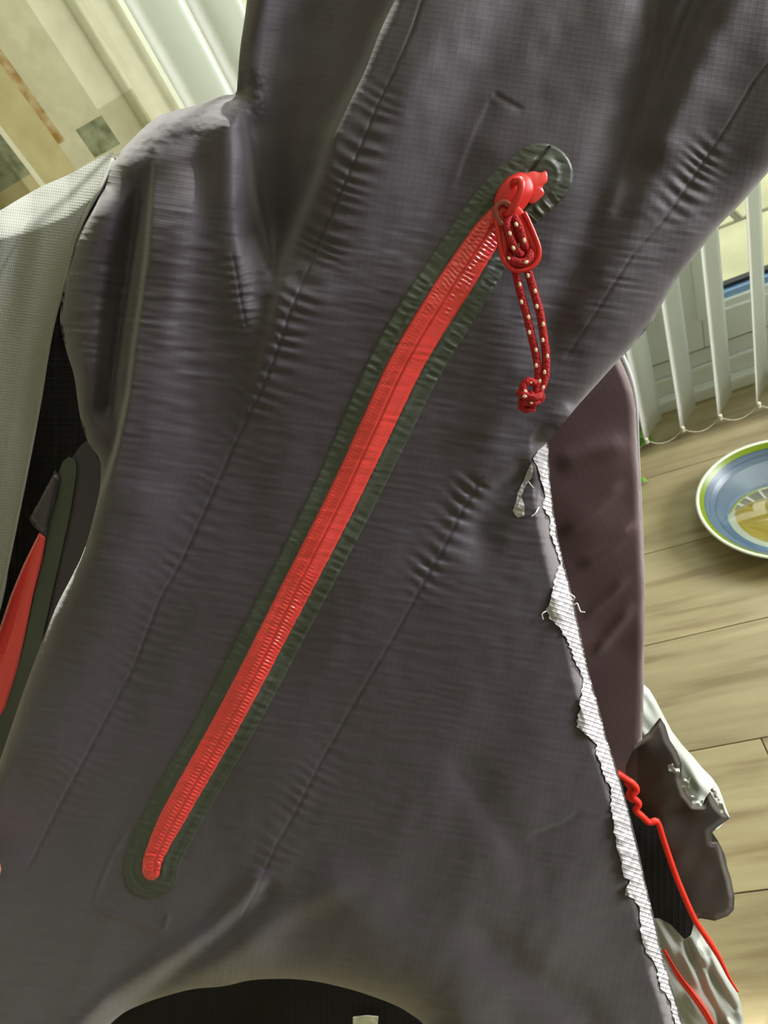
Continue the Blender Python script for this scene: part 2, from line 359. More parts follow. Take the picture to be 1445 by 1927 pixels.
# patterned curtain left of the blind
cu = empty('curtain', (-.75, 1.1, 2.15), 'beige printed curtain with stone patches gathered left of the patio door', 'curtain')
xs = np.unique(np.round(np.r_[np.arange(-1.3, -.375, .006), [-.705, -.65, -.64, -.575, -.562, -.548, -.537, -.485, -.43, -.40]], 3)); zs = np.unique(np.round(np.r_[np.arange(.02, 2.14, .04), np.arange(.9, 1.25, .01), [.992, 1.035, 1.015, 1.10, 1.03, 1.043]], 3))
Xg, Zg = np.meshgrid(xs, zs)
pl = .004 * np.sin(Xg * 60) + .003 * np.sin(Xg * 23 + 1)
pl = pl + .016 * np.exp(-((Xg + .405) / .011) ** 2) - .018 * np.exp(-((Xg + .432) / .009) ** 2) - .010 * np.exp(-((Xg + .38) / .008) ** 2)
co_ = np.stack([Xg, 1.13 - pl, Zg], -1).reshape(-1, 3); nx = len(xs)
a = (np.arange(len(zs) - 1)[:, None] * nx + np.arange(nx - 1)).ravel(); f = np.stack([a, a + 1, a + nx + 1, a + nx], -1)
xc = ((Xg[:-1, :-1] + Xg[:-1, 1:]) / 2).ravel(); zc = ((Zg[:-1, :-1] + Zg[1:, :-1]) / 2).ravel()
mi = np.zeros(len(f), int)
zz = zc % .36
mi[(xc < -.575)] = 1; mi[(xc > -.65) & (xc < -.64)] = 4
mi[(xc < -.65) & (zc > 1.015) & (zc < 1.10)] = 2
mi[(xc > -.575) & (xc < -.549) & (zc > 1.03)] = 3; mi[(xc > -.562) & (xc < -.55) & (zc > 1.03)] = 0
mi[(xc > -.575) & (xc < -.561) & (zc > 1.03)] = 3
mi[(xc > -.537) & (xc < -.485) & (zc > .992) & (zc < 1.035)] = 2
mi[(xc > -.485) & (xc < -.43) & (zc > 1.043)] = 4
mi[(xc > -.43)] = 4  # sunlit pleats at this end: the sun is put into paler cloth
mesh('cloth', co_, f, None, cu, mats=M_cur, midx=mi)
boxobj('curtain_rail', -1.35, -.38, 1.10, 1.125, 2.14, 2.17, M_upvc, cu, .004)

# bowl with water
def lathe(name, prof, m, parent, loc, seg=72, mats=None, mi=None):
    pr = np.array(prof); th = np.linspace(0, 2 * np.pi, seg, endpoint=False)
    vs = np.stack([pr[:, None, 0] * np.cos(th), pr[:, None, 0] * np.sin(th), pr[:, None, 1] + 0 * th], -1).reshape(-1, 3) + np.array(loc)
    f = []; ml = []
    for i in range(len(pr) - 1):
        for j in range(seg): k = (j + 1) % seg; f.append((i * seg + j, i * seg + k, (i + 1) * seg + k, (i + 1) * seg + j)); ml.append(mi[i] if mi else 0)
    return mesh(name, vs, f, m, parent, mats=mats, midx=np.array(ml) if mi else None)
gl = dict(rough=.3, spec=.35)
BM = [mat('bowl_white_glaze', lin(225, 232, 215), **gl), mat('bowl_green_glaze', lin(110, 130, 12), **gl), mat('bowl_slate_glaze', lin(78, 98, 122), noise=(40, lin(92, 108, 118), (.1, .1, 8)), **gl),
      mat('bowl_dark_line', lin(55, 72, 92), **gl), mat('bowl_light_blue_glaze', lin(110, 150, 190), **gl), mat('bowl_ochre_glaze', lin(196, 172, 52), **gl)]
BC = (.3526, .877, 0)
bw = empty('bowl', BC, 'glazed bowl with green and blue bands holding water on the laminate floor', 'bowl')
prof = [(r_, z_ * .61) for r_, z_ in [(0, .004), (.055, .004), (.06, 0), (.066, 0), (.07, .006), (.1, .022), (.13, .048), (.148, .075), (.151, .079), (.1505, .082), (.147, .083), (.1445, .0805), (.136, .068), (.1345, .066), (.128, .054), (.127, .0525), (.118, .042), (.117, .041), (.106, .027), (.100, .020), (.06, .0135), (0, .0125)]]
mi = [0, 0, 0, 0, 0, 0, 0, 0, 0, 0, 0, 1, 3, 2, 3, 2, 3, 4, 4, 5, 5]
lathe('basin', prof, None, bw, BC, mats=BM, mi=mi)
Mw = mat('water', (.98, 1, 1, 1), rough=0, trans=1); Mw.node_tree.nodes['Principled BSDF'].inputs['IOR'].default_value = 1.33
lathe('water', [(0, .0256), (.1172, .0256), (.1172, .0252), (0, .0252)], Mw, bw, BC)

# loose green leaves on the floor
def leaf(u, v, L, ang, label):
    r = np.array([u - CX, v - CY, F]); p = r * (1.09 / (r @ DN)); x, y = p @ XW, p @ YW
    vs = []; n_ = 9
    for i in range(n_):
        t = i / (n_ - 1); w_ = .32 * L * math.sin(math.pi * t ** .8) + .0004
        for s in (-1, 0, 1): vs.append((t * L, s * w_, .004 + .012 * math.sin(math.pi * t) + abs(s) * .004))
    f = [(i * 3 + j, i * 3 + j + 1, i * 3 + j + 4, i * 3 + j + 3) for i in range(n_ - 1) for j in range(2)]
    o = mesh('leaf', vs, f, M_leaf); o.location = (x, y, -.003); o.rotation_euler.z = ang
    md = o.modifiers.new('t', 'SOLIDIFY'); md.thickness = .0006
    return tag(o, label, 'leaf')
leaf(1203, 838, .036, .1, 'bright green leaf lying on the floor at the left end of the beaded chain')
leaf(1200, 826, .034, .45, 'upper bright green leaf overlapping another beside the jacket sleeve')
leaf(1200, 909, .022, .0, 'small dark green leaf on the floor beside the sleeve, closest to the bowl')

# ================================================================ JACKET
PX = .33 / F
def plane(u, v): return .33 / (1 - .20 * (np.asarray(v, float) - CY) / F + .03 * (np.asarray(u, float) - CX) / F)
jk = empty('jacket', tuple(W(700, 1000, .36)), 'black ripstop shell jacket with red zips held up before the patio door', 'jacket')
def taper(s, tot, a=60, b=60): return smooth01(s / a) * smooth01((tot - s) / b)
def ext(pts):
    p = [tuple(map(float, q)) for q in pts]
    for k in (0, -1):
        a, b = (p[0], p[1]) if k == 0 else (p[-1], p[-2])
        if a[1] < -30 or a[1] > 1955:
            L = math.hypot(a[0] - b[0], a[1] - b[1]); q = (a[0] + (a[0] - b[0]) / L * 700, a[1] + (a[1] - b[1]) / L * 700)
            p = [q] + p if k == 0 else p + [q]
    return p
def ridge(u, v, pts, wl, wr, h, ta=80, tb=80):
    pts = ext(pts)
    d, sg, s, T = segd(u, v, pts); w = np.where(sg < 0, wl, wr); return h * np.exp(-(d / w) ** 2) * taper(s, T, ta, tb)
def stepf(u, v, pts, edge, decay, h, ta=80, tb=80, dl=None):
    """fold: right side (downward path) stands h above the left, dying away over decay"""
    pts = ext(pts)
    d, sg, s, T = segd(u, v, pts); return h * (.5 + .5 * np.tanh(sg / edge)) * np.exp(-(np.maximum(sg, 0) / decay) ** 2) * taper(s, T, ta, tb) * np.exp(-(np.maximum(-sg, 0) / 400) ** 2)
def seam(u, v, pts, depth=.0007, w=2.6, puck=.0005, pa=(0, 1), pw=34, per=19, seed=3):
    d, sg, s, T = segd(u, v, pts); near = d < 120; g = np.zeros(u.shape)
    x = s / T; env = smooth01((x - pa[0]) / .12) * smooth01((pa[1] - x) / .12)
    ph = s / per * 2 * np.pi + 2.2 * noise(s, sg * .0, 60, 60, seed) * 2 + np.abs(sg) * .03
    g = -depth * np.exp(-(d / w) ** 2) * taper(s, T, 20, 20) + puck * env * np.sin(ph) * np.exp(-(d / pw) ** 2) * (1 - .6 * np.exp(-(d / 4) ** 2)) * (1 + .6 * noise(s, sg, 40, 30, seed + 1))
    return np.where(near, g, 0)
R1 = [(765, -60), (745, 0), (715, 60), (690, 120), (655, 190), (620, 260), (605, 320), (580, 380), (555, 440), (535, 490), (520, 560), (505, 630), (478, 720), (440, 820), (400, 910)]
S1 = [(815, -60), (775, 60), (740, 140), (710, 200), (690, 250), (660, 320), (635, 380), (610, 440), (575, 520), (545, 590), (515, 680), (485, 750), (440, 840), (400, 930), (345, 1050), (300, 1130), (250, 1260), (190, 1370), (110, 1520), (50, 1640)]
S2 = [(436, 470), (446, 520), (455, 575), (466, 625)]
S3 = [(905, 905), (870, 960), (835, 1030), (790, 1110), (740, 1200), (680, 1300), (600, 1440), (555, 1530), (520, 1590), (480, 1680), (450, 1735)]
S4 = [(1470, 90), (1420, 150), (1370, 235), (1330, 295), (1280, 370), (1240, 425), (1190, 480), (1120, 590), (1060, 680)]
V1 = [(294, 240), (287, 320), (281, 400), (274, 480), (264, 560), (250, 650), (240, 740), (216, 850), (200, 900), (184, 940), (158, 1035), (100, 1160), (50, 1290)]
V2 = [(462, -60), (452, 60), (446, 150), (462, 240), (470, 300), (480, 380), (498, 450), (512, 520), (520, 580)]
RT = [(1030, 832), (1033, 900), (1040, 960), (1050, 1020), (1062, 1070), (1075, 1120), (1090, 1190), (1105, 1260), (1125, 1330), (1140, 1390), (1160, 1450), (1180, 1520), (1200, 1600), (1215, 1670), (1235, 1750), (1250, 1820), (1270, 1880), (1300, 1990)]
UR = [(1560, 200), (1445, 325), (1395, 382), (1350, 428), (1310, 480), (1270, 530), (1230, 600), (1195, 645), (1155, 688), (1090, 760)]
TL = [(475, -90), (462, 20), (452, 90), (447, 150), (444, 176), (430, 178), (415, 180), (400, 186), (370, 197), (330, 208), (305, 215), (285, 228), (265, 245), (235, 276), (215, 300), (195, 350), (180, 385), (145, 450), (124, 520), (113, 600), (125, 660), (140, 710), (150, 780), (165, 830), (186, 862), (190, 890), (185, 935), (160, 1030), (135, 1085), (100, 1155), (50, 1285), (0, 1430), (-60, 1600)]
BT = [(-60, 2000), (150, 1990), (195, 1940), (230, 1908), (262, 1892), (300, 1878), (360, 1862), (420, 1856), (470, 1845), (520, 1842), (560, 1843), (600, 1848), (640, 1857), (680, 1868), (740, 1890), (775, 1910), (800, 1932), (825, 1990)]
MP = TL + BT + RT[::-1] + UR[::-1][0:] + [(1560, -90)]
ZP = poly_resample([(1018, 330), (1000, 345), (950, 393), (843, 554), (765, 683), (702, 816), (639, 949), (532, 1157), (431, 1350), (325, 1537), (289, 1612), (284, 1640)], 90)
def hM(u, v):
    u = np.asarray(u, float); v = np.asarray(v, float); h = np.zeros(u.shape)
    # gathered fold running down from the top: long crest, hollow to its left
    h += stepf(u, v, R1, 11, 240, .0085, 30, 480) + ridge(u, v, R1, 16, 22, .0016, 20, 420)
    h += ridge(u, v, [(600, -60), (560, 100), (525, 260), (515, 400), (518, 520)], 62, 60, -.0085, 60, 90)
    h += ridge(u, v, [(505, -60), (480, 60), (468, 160), (474, 250)], 26, 30, .003, 30, 80)
    h -= stepf(u, v, V2, 9, 120, .009, 20, 100)
    h += ridge(u, v, [(420, 200), (430, 300), (436, 420), (452, 560), (478, 700)], 34, 26, .0045, 40, 120)
    h += ridge(u, v, [(385, 260), (380, 400), (365, 520), (330, 700)], 30, 34, -.0022, 60, 120)
    h += ridge(u, v, [(330, 240), (335, 380), (330, 520), (300, 700), (270, 860), (225, 1010)], 46, 60, .003, 60, 120)
    h += stepf(u, v, V1, 3.5, 150, .013, 260, 380)
    h += ridge(u, v, [(268, 280), (256, 420), (235, 560), (214, 700), (205, 820)], 30, 16, -.010, 200, 60)
    h += ridge(u, v, [(215, 330), (190, 430), (170, 560), (182, 690), (200, 800)], 30, 34, .003, 50, 80)
    h += ridge(u, v, [(300, 880), (250, 1000), (180, 1180), (120, 1340), (60, 1500)], 60, 70, .004, 100, 100)
    # broad swells
    h += .0048 * noise(u, v, 190, 330, 21, .5) + .0022 * noise(u, v, 85, 170, 22, .45)
    # upper right valleys
    h += ridge(u, v, [(1245, -60), (1225, 60), (1200, 150), (1172, 240), (1142, 330), (1105, 430), (1060, 560), (1000, 720)], 42, 30, -.0062, 40, 120)
    h += ridge(u, v, [(1330, -60), (1280, 80), (1225, 230), (1190, 330), (1165, 410), (1110, 490), (1070, 580)], 20, 26, -.0035, 60, 80)
    h += ridge(u, v, [(1400, -60), (1330, 80), (1265, 220), (1215, 330)], 40, 44, .004, 40, 80)
    h += ridge(u, v, [(1000, -60), (960, 60), (900, 170), (850, 300), (800, 430), (740, 560)], 60, 50, -.0022, 40, 120)
    h += ridge(u, v, [(930, 180), (888, 270), (850, 380)], 6, 26, -.0007, 20, 60)
    h += ridge(u, v, [(925, 175), (960, 195), (990, 210)], 9, 6, -.0005, 10, 20)
    # under arm fold into the right side
    h += ridge(u, v, [(1090, 765), (1020, 840), (950, 885), (895, 930)], 22, 20, .0022, 20, 60)
    h += ridge(u, v, [(1010, 880), (950, 920), (905, 990), (880, 1080)], 26, 40, -.0055, 30, 90)
    # low folds by the hem
    h += ridge(u, v, [(498, 1632), (470, 1680), (400, 1745), (300, 1810), (200, 1880), (120, 1960)], 16, 24, .0045, 30, 40)
    h += ridge(u, v, [(520, 1650), (480, 1705), (400, 1780), (330, 1830), (220, 1930)], 20, 22, -.0045, 30, 40)
    h += ridge(u, v, [(700, 1640), (560, 1700), (450, 1780), (330, 1850)], 26, 30, .0035, 80, 60)
    h += ridge(u, v, [(840, 1400), (900, 1500), (960, 1580), (1010, 1660)], 26, 46, -.0022, 60, 90)
    h += ridge(u, v, [(560, 1620), (700, 1740), (860, 1830), (900, 1960)], 60, 70, .0035, 80, 50)
    h += ridge(u, v, [(860, 1740), (980, 1830), (1080, 1900), (1140, 1980)], 30, 40, -.0035, 80, 40)
    h += ridge(u, v, [(1100, 1525), (1060, 1550), (985, 1580)], 5, 9, -.0009, 30, 30)
    h += ridge(u, v, [(175, 1705), (225, 1725), (310, 1752)], 4, 5, .0008, 20, 10) + ridge(u, v, [(318, 1715), (308, 1755)], 4, 4, .0008, 8, 8)
    h += ridge(u, v, [(240, 1560), (205, 1620), (175, 1700)], 4, 5, .0006, 20, 10)
    # puckered seams
    h += seam(u, v, S1, .0010, 2.8, .00062, (.1, .55), 36, 25, 31) + seam(u, v, S1, 0, 3, .0002, (.5, 1), 40, 22, 35)
    h += seam(u, v, S2, .0007, 2.4, .0004, (0, 1), 22, 18, 41) + seam(u, v, S3, .0007, 2.6, .0007, (-.1, .3), 34, 24, 51) + seam(u, v, S3, 0, 3, .00035, (.55, .95), 30, 21, 55)
    h += seam(u, v, S4, .0006, 2.6, .0004, (.25, .6), 34, 24, 61)
    # crinkles of the thin cloth
    left = smooth01((950 - v) / 300) * smooth01((640 - u) / 200)
    h += left * smooth01((v - 380) / 200) * .0004 * noise(u, v, 60, 9, 71, .08) + .00020 * smooth01((v - 300) / 200) * noise(u, v, 44, 7, 72, .13) + .0005 * noise(u, v, 26, 40, 73, .5) * .5
    # body rolls away from the viewer at its outline
    e1 = segd(u, v, TL[4:16])[0]; h += .0007 * noise(u, v, 7, 6, 82, .3) * np.clip(1 - e1 / 75, 0, 1) * smooth01((330 - v) / 60); h -= .024 * (1 - np.sqrt(np.clip(1 - np.clip(1 - e1 / (58 + 22 * noise(u, v, 50, 50, 81)), 0, 1) ** 2, 0, 1)))
    e2 = segd(u, v, TL[:5])[0]; h -= .009 * (1 - np.sqrt(np.clip(1 - np.clip(1 - e2 / 40, 0, 1) ** 2, 0, 1)))
    e3 = segd(u, v, TL[15:])[0]; h -= .010 * (1 - np.sqrt(np.clip(1 - np.clip(1 - e3 / 34, 0, 1) ** 2, 0, 1)))
    d, sg, s, T = segd(u, v, UR); h -= .012 * (1 - np.sqrt(np.clip(1 - np.clip(1 - d / 60, 0, 1) ** 2, 0, 1)))
    e5 = segd(u, v, BT[2:-1])[0]; h -= .024 * (1 - np.sqrt(np.clip(1 - np.clip(1 - e5 / 75, 0, 1) ** 2, 0, 1)))
    d, sg, s, T = segd(u, v, RT); h -= .016 * np.clip(1 - d / 34, 0, 1) ** 1.5 + .004 * np.clip(1 - d / 420, 0, 1) ** 2
    return h
def dM(u, v): return plane(u, v) - hM(u, v)
def smooth_outline(pts, n): return [tuple(x) for x in poly_resample(pts, n)]
TLs, BTs, RTs, URs = smooth_outline(TL, 220), smooth_outline(BT, 90), smooth_outline(RT, 120), smooth_outline(UR, 80)
MP = TLs + BTs + RTs[::-1] + URs[::-1] + [(1560, -90)]
sheet('front_panel', MP, dM, 3.0, M_shell, jk)

# sunlit shell edge: sun put into a pale strip along the right border
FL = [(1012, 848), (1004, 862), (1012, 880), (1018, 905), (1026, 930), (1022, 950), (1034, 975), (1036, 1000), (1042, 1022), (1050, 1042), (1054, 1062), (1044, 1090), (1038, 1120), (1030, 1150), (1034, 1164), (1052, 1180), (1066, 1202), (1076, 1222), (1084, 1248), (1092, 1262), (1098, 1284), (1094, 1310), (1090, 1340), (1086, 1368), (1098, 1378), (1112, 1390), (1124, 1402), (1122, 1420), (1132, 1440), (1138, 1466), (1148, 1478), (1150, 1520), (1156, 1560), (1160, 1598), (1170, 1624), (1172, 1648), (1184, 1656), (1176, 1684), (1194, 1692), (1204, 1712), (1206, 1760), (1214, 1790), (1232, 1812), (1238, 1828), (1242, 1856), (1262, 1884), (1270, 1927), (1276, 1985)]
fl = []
for (a0, b0), (a1, b1) in zip(FL[:-1], FL[1:]):                  # jagged border of the pale strip, where the sunlight ends
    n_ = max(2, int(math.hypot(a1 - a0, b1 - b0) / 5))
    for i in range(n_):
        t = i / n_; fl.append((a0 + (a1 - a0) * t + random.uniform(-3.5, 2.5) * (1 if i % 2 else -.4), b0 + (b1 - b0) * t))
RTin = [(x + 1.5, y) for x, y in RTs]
def dSunEdge(u, v): 
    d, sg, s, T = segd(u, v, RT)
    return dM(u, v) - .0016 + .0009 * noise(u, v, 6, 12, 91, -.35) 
sheet('sunlit_edge', fl + [(1300, 1985)] + RTin[::-1], dSunEdge, 2.0, M_sunedge, jk, uvs=1)
patch = [(1000, 870), (990, 888), (984, 905), (974, 925), (970, 945), (966, 962), (975, 975), (988, 970), (986, 950), (982, 932), (990, 912), (1000, 896), (1004, 878)]
sheet('sunlit_edge', [(x + random.uniform(-2, 2), y + random.uniform(-2, 2)) for x, y in patch], lambda u, v: dM(u, v) - .0012 + .0006 * noise(u, v, 5, 9, 92), 2.0, M_sunedge, jk)  # small separate patch in the same painted sunlit colour
M_thread = mat('loose_white_thread', lin(190, 188, 185), rough=.6)
for pts in ([(1078, 1140), (1086, 1136), (1092, 1150), (1100, 1152)], [(1073, 1118), (1081, 1124), (1079, 1130)], [(1028, 1150), (1020, 1156), (1022, 1166)], [(1000, 972), (1008, 965), (1014, 955)], [(994, 906), (1000, 914), (1004, 918)]):
    tube('loose_thread', [W(x, y, float(dM(np.array([x]), np.array([y]))[0]) - .002) for x, y in pts], .00035, M_thread, jk, 6)

# pocket zip ------------------------------------------------------------
def zip_sd(u, v): return segd(u, v, ZP)
_, _, _, ZT = segd(np.array([0.]), np.array([0.]), ZP)
def offs(path, w, cap=14):
    p = np.asarray(path); t = np.gradient(p, axis=0); t /= np.linalg.norm(t, axis=1)[:, None]; n_ = np.stack([t[:, 1], -t[:, 0]], -1)
    w = np.interp(np.linspace(0, 1, len(p)), np.linspace(0, 1, len(w)), w); L = p - n_ * w[:, None]; Rr = p + n_ * w[:, None]
    def capp(c, t0, w0):
        a0 = math.atan2(t0[1], t0[0]); return [(c[0] + w0 * math.cos(a0 + th), c[1] + w0 * math.sin(a0 + th)) for th in np.linspace(-math.pi / 2 + .15, math.pi / 2 - .15, cap)]
    end = capp(p[-1], t[-1], w[-1]); st = capp(p[0], -t[0], w[0])
    return [tuple(x) for x in Rr] + end + [tuple(x) for x in L[::-1]] + st
WO = [61, 64, 66, 68, 67, 65, 62, 60, 58, 57, 56, 55, 54, 53, 52]
WR = [14, 29, 33, 32, 32, 31, 30, 29.5, 29, 28, 27.5, 27, 26, 25, 17]
welt_o = offs(ZP, WO)
welt_o = [(x, y) for x, y in welt_o]
def hWelt(u, v):
    d, sg, s, T = zip_sd(u, v); e = edge_dist(u, v, welt_o); out = smooth01((30 - e) / 12)
    rip = np.sin(s / 9.5 * 2 * np.pi * .55 + 3.5 * noise(s, s * 0, 45, 45, 101)) ; rip2 = np.maximum(0, noise(s, np.sign(sg) * 50 + 0 * s, 7, 30, 102)) ** 1.5 * 1.5
    amp = np.clip(.35 + .9 * noise(s, sg * .01 * 0 + np.sign(sg) * 90, 190, 60, 103), .05, 1)
    low = smooth01((s - 950) / 250)
    h = .0011 - .0007 * out + out * (1 - .75 * low) * amp * (.00035 * rip + .0009 * rip2)
    h += .0006 * np.exp(-((e - 30) / 3.5) ** 2) * (.4 + .6 * low) + .00025 * np.exp(-((e - 12) / 2.5) ** 2) * low
    h -= .0009 * smooth01((3.0 - e) / 3.0) - .0002 * noise(u, v, 18, 5, 104, .3)
    # slit of the tape above the slider
    q = segd(u, v, [(1033, 276), (1012, 300), (995, 325)])[0]; h -= .0016 * np.exp(-(q / np.interp(v, [276, 322], [1.5, 4.5])) ** 2)
    return h
sheet('zip_welt', welt_o, lambda u, v: dM(u, v) - hWelt(u, v) - .0004, 2.2, M_welt, jk)
zipo = offs(ZP[3:], WR)
def hZip(u, v):
    d, sg, s, T = zip_sd(u, v); e = edge_dist(u, v, zipo); sg = sg - 5.5 * smooth01((s - 850) / 250)
    h = .0022 + .0011 * np.exp(-(sg / 15) ** 2)
    h -= .0009 * np.exp(-(sg / 1.8) ** 2)
    a = .9 * smooth01((330 - s) / 120) + 1.0 * smooth01((s - 820) / 140) + .12
    band = np.exp(-((np.abs(sg) - 8) / 5.0) ** 2)
    per = np.where(s < 500, 8.6, 7.0)
    tooth = np.sin(s / per * 2 * np.pi + np.sign(sg) * 1.5 + .8 * noise(s, sg, 30, 14, 111))
    h += a * .00032 * band * tooth
    wide = smooth01((380 - s) / 120) * np.exp(-((np.abs(sg) - 17) / 7.5) ** 2) + .6 * smooth01((s - 850) / 60) * smooth01((1120 - s) / 80) * np.exp(-((sg - 16) / 8) ** 2)
    h += wide * (.55 + .9 * noise(s, sg, 13, 8, 114)) * .00036 * np.sin(s / per * 2 * np.pi + .8 + 1.8 * noise(s, sg, 22, 10, 112))
    stitch = np.exp(-((sg + 21) / 1.6) ** 2) + .5 * np.exp(-((sg - 22) / 1.5) ** 2); h += .00022 * stitch * (np.sin(s / 6.5 * 2 * np.pi) > 0)
    h += .0004 * smooth01((s - T + 60) / 30) * noise(u, v, 5, 5, 113)
    h -= .0012 * smooth01((4 - e) / 4)
    return h
def dZ(u, v): return dM(u, v) - hZip(u, v) - .0004
zt = sheet('pocket_zip', zipo, dZ, 1.35, M_red, jk); zt['label'] = 'bright red coated coil zip'
# slider, puller and cord: points given on the cloth plus a height above it
def L3(pts):
    a = np.array(pts, float); return W(a[:, 0], a[:, 1], plane(a[:, 0], a[:, 1]) - a[:, 2])
def slab(name, outline, h0, h1, m, parent, bev=.0009, hole=None):
    """moulded flat piece: outline in cloth coordinates between two heights, rounded rim"""
    o = smooth_outline(list(outline) + [outline[0]], 65)[:-1]; c = np.mean(o, 0); P = np.array(o); rings = []
    for k, hh in ((1, h0), (1, h1 - bev), (.965, h1 - bev * .3), (.91, h1)):
        q = c + (P - c) * k; rings.append(L3([(x, y, hh) for x, y in q]))
    n_ = 64; vs = np.vstack(rings); f = [(r * n_ + i, r * n_ + (i + 1) % n_, (r + 1) * n_ + (i + 1) % n_, (r + 1) * n_ + i) for r in range(3) for i in range(n_)]
    if hole is None:
        top = L3([(c[0], c[1], h1 + .0003)]); vs = np.vstack([vs, top]); k = len(vs) - 1; f += [(3 * n_ + i, 3 * n_ + (i + 1) % n_, k, k) for i in range(n_)]
    else:
        H_ = smooth_outline(list(hole) + [hole[0]], 65)[:-1]; H_ = np.array(H_)
        ang = lambda Q, c_: np.arctan2(Q[:, 1] - c_[1], Q[:, 0] - c_[0])
        hc = H_.mean(0); ao_ = ang(c + (P - c) * .91, hc)
        # hole ring aligned with the outer ring by angle around the hole's centre
        hr = np.array([hc + (H_[np.argmin(np.abs(np.angle(np.exp(1j * (ang(H_, hc) - t)))))] - hc) for t in ao_])
        for hh in (h1, h0): vs = np.vstack([vs, L3([(x, y, hh) for x, y in hr])])
        f += [((3 + r) * n_ + i, (3 + r) * n_ + (i + 1) % n_, (4 + r) * n_ + (i + 1) % n_, (4 + r) * n_ + i) for r in range(2) for i in range(n_)]
    me = bpy.data.meshes.new(name); vv = vs - np.array(root_off(parent)); me.from_pydata([tuple(x) for x in vv], [], [q if q[2] != q[3] else q[:3] for q in f]); me.materials.append(m)
    for q in me.polygons: q.use_smooth = True
    ob = bpy.data.objects.new(name, me); C.objects.link(ob); ob.parent = parent; return ob
HB = float(hM(np.array([975.]), np.array([370.]))[0])
def hh(h): return HB + h
slab('end_stop', [(990, 326), (1004, 322), (1016, 325), (1028, 322), (1030, 340), (1021, 352), (1024, 364), (1012, 378), (1000, 384), (988, 372)], hh(.001), hh(.0046), M_red, zt)
sld = slab('slider', [(938, 354), (954, 335), (978, 324), (997, 332), (1005, 356), (995, 380), (978, 402), (954, 414), (936, 402), (929, 380)], hh(.002), hh(.0085), M_redp, zt, bev=.003)
tube('slider_bridge', L3([(964, 346, hh(.008)), (970, 341, hh(.0125)), (980, 342, hh(.0145)), (980, 360, hh(.0155)), (970, 382, hh(.015)), (960, 398, hh(.0135)), (950, 404, hh(.011)), (945, 398, hh(.008))]), [.0013, .0018, .0019, .0018, .0019, .0018, .0014, .001], M_redp, zt, 10)
tube('puller_ring', L3([(946, 424, hh(.0118)), (937, 412, hh(.0118)), (932, 398, hh(.0118)), (937, 386, hh(.0118)), (948, 381, hh(.0118)), (958, 387, hh(.0118)), (966, 400, hh(.0118))]), .0014, M_redm, zt, 10)
pull = slab('puller', [(931, 402), (936, 388), (952, 382), (972, 386), (984, 396), (994, 414), (1008, 444), (1016, 468), (1014, 488), (998, 506), (980, 511), (962, 507), (947, 492), (941, 470), (935, 430)], hh(.0085), hh(.0110), M_redp, zt, hole=[(979 + 24 * math.cos(t), 479 + 23 * math.sin(t)) for t in np.linspace(0, 2 * math.pi, 24, endpoint=False)])
rim = [(932, 410), (936, 432), (942, 470), (949, 491), (963, 506), (980, 509), (998, 504), (1012, 488), (1014, 468), (1006, 444), (994, 416), (986, 400)]
tube('puller_rim', L3([(x, y, hh(.0112)) for x, y in rim]), .0012, M_redp, zt, 8, res=80)
cr = .0019
def cord(pts, r=cr): return tube('pull_cord', L3(pts), r, M_cord, zt, 12, res=max(30, len(pts) * 10))
cpaths = [[(962, 408, hh(.010)), (953, 420, hh(.0118)), (957, 440, hh(.0122)), (966, 462, hh(.0122)), (976, 476, hh(.0115)), (984, 482, hh(.009)), (990, 492, hh(.006))],
          [(966, 408, hh(.010)), (974, 422, hh(.0124)), (981, 442, hh(.0124)), (986, 460, hh(.012)), (988, 468, hh(.010))],
          [(958, 474, hh(.0085)), (961, 487, hh(.011)), (973, 494, hh(.0122)), (988, 493, hh(.0122)), (997, 482, hh(.0115)), (995, 470, hh(.009))],
          [(969, 498, hh(.005)), (971, 515, hh(.006)), (980, 554, hh(.006)), (993, 602, hh(.006)), (1004, 650, hh(.006)), (1011, 683, hh(.006)), (1013, 715, hh(.006)), (1008, 742, hh(.007))],
          [(989, 498, hh(.005)), (994, 512, hh(.006)), (1006, 554, hh(.0065)), (1016, 590, hh(.0065)), (1023, 634, hh(.0065)), (1027, 667, hh(.0065)), (1027, 702, hh(.0065)), (1022, 722, hh(.0065)), (1012, 745, hh(.007))]]
for p in cpaths: cord(p)
knot = [[(1008, 722, hh(.0095)), (994, 717, hh(.0105)), (984, 728, hh(.0105)), (990, 744, hh(.0105)), (1006, 752, hh(.011)), (1022, 746, hh(.010))],
        [(976, 738, hh(.009)), (990, 746, hh(.0125)), (1006, 748, hh(.013)), (1020, 744, hh(.0105))],
        [(980, 756, hh(.007)), (992, 757, hh(.0115)), (1006, 757, hh(.0115)), (1019, 750, hh(.008))],
        [(1002, 738, hh(.008)), (990, 752, hh(.0085)), (984, 770, hh(.007))], [(1010, 742, hh(.008)), (1004, 756, hh(.0085)), (1000, 772, hh(.007))]]
for p in knot: tube('cord_knot', L3(p), .00185, M_cord, zt, 12, res=40)
tube('cord_end', L3([(977, 764, hh(.007)), (990, 771, hh(.0085)), (1004, 768, hh(.007))]), .0016, M_cord, zt, 10)
bmf = bmesh.new()
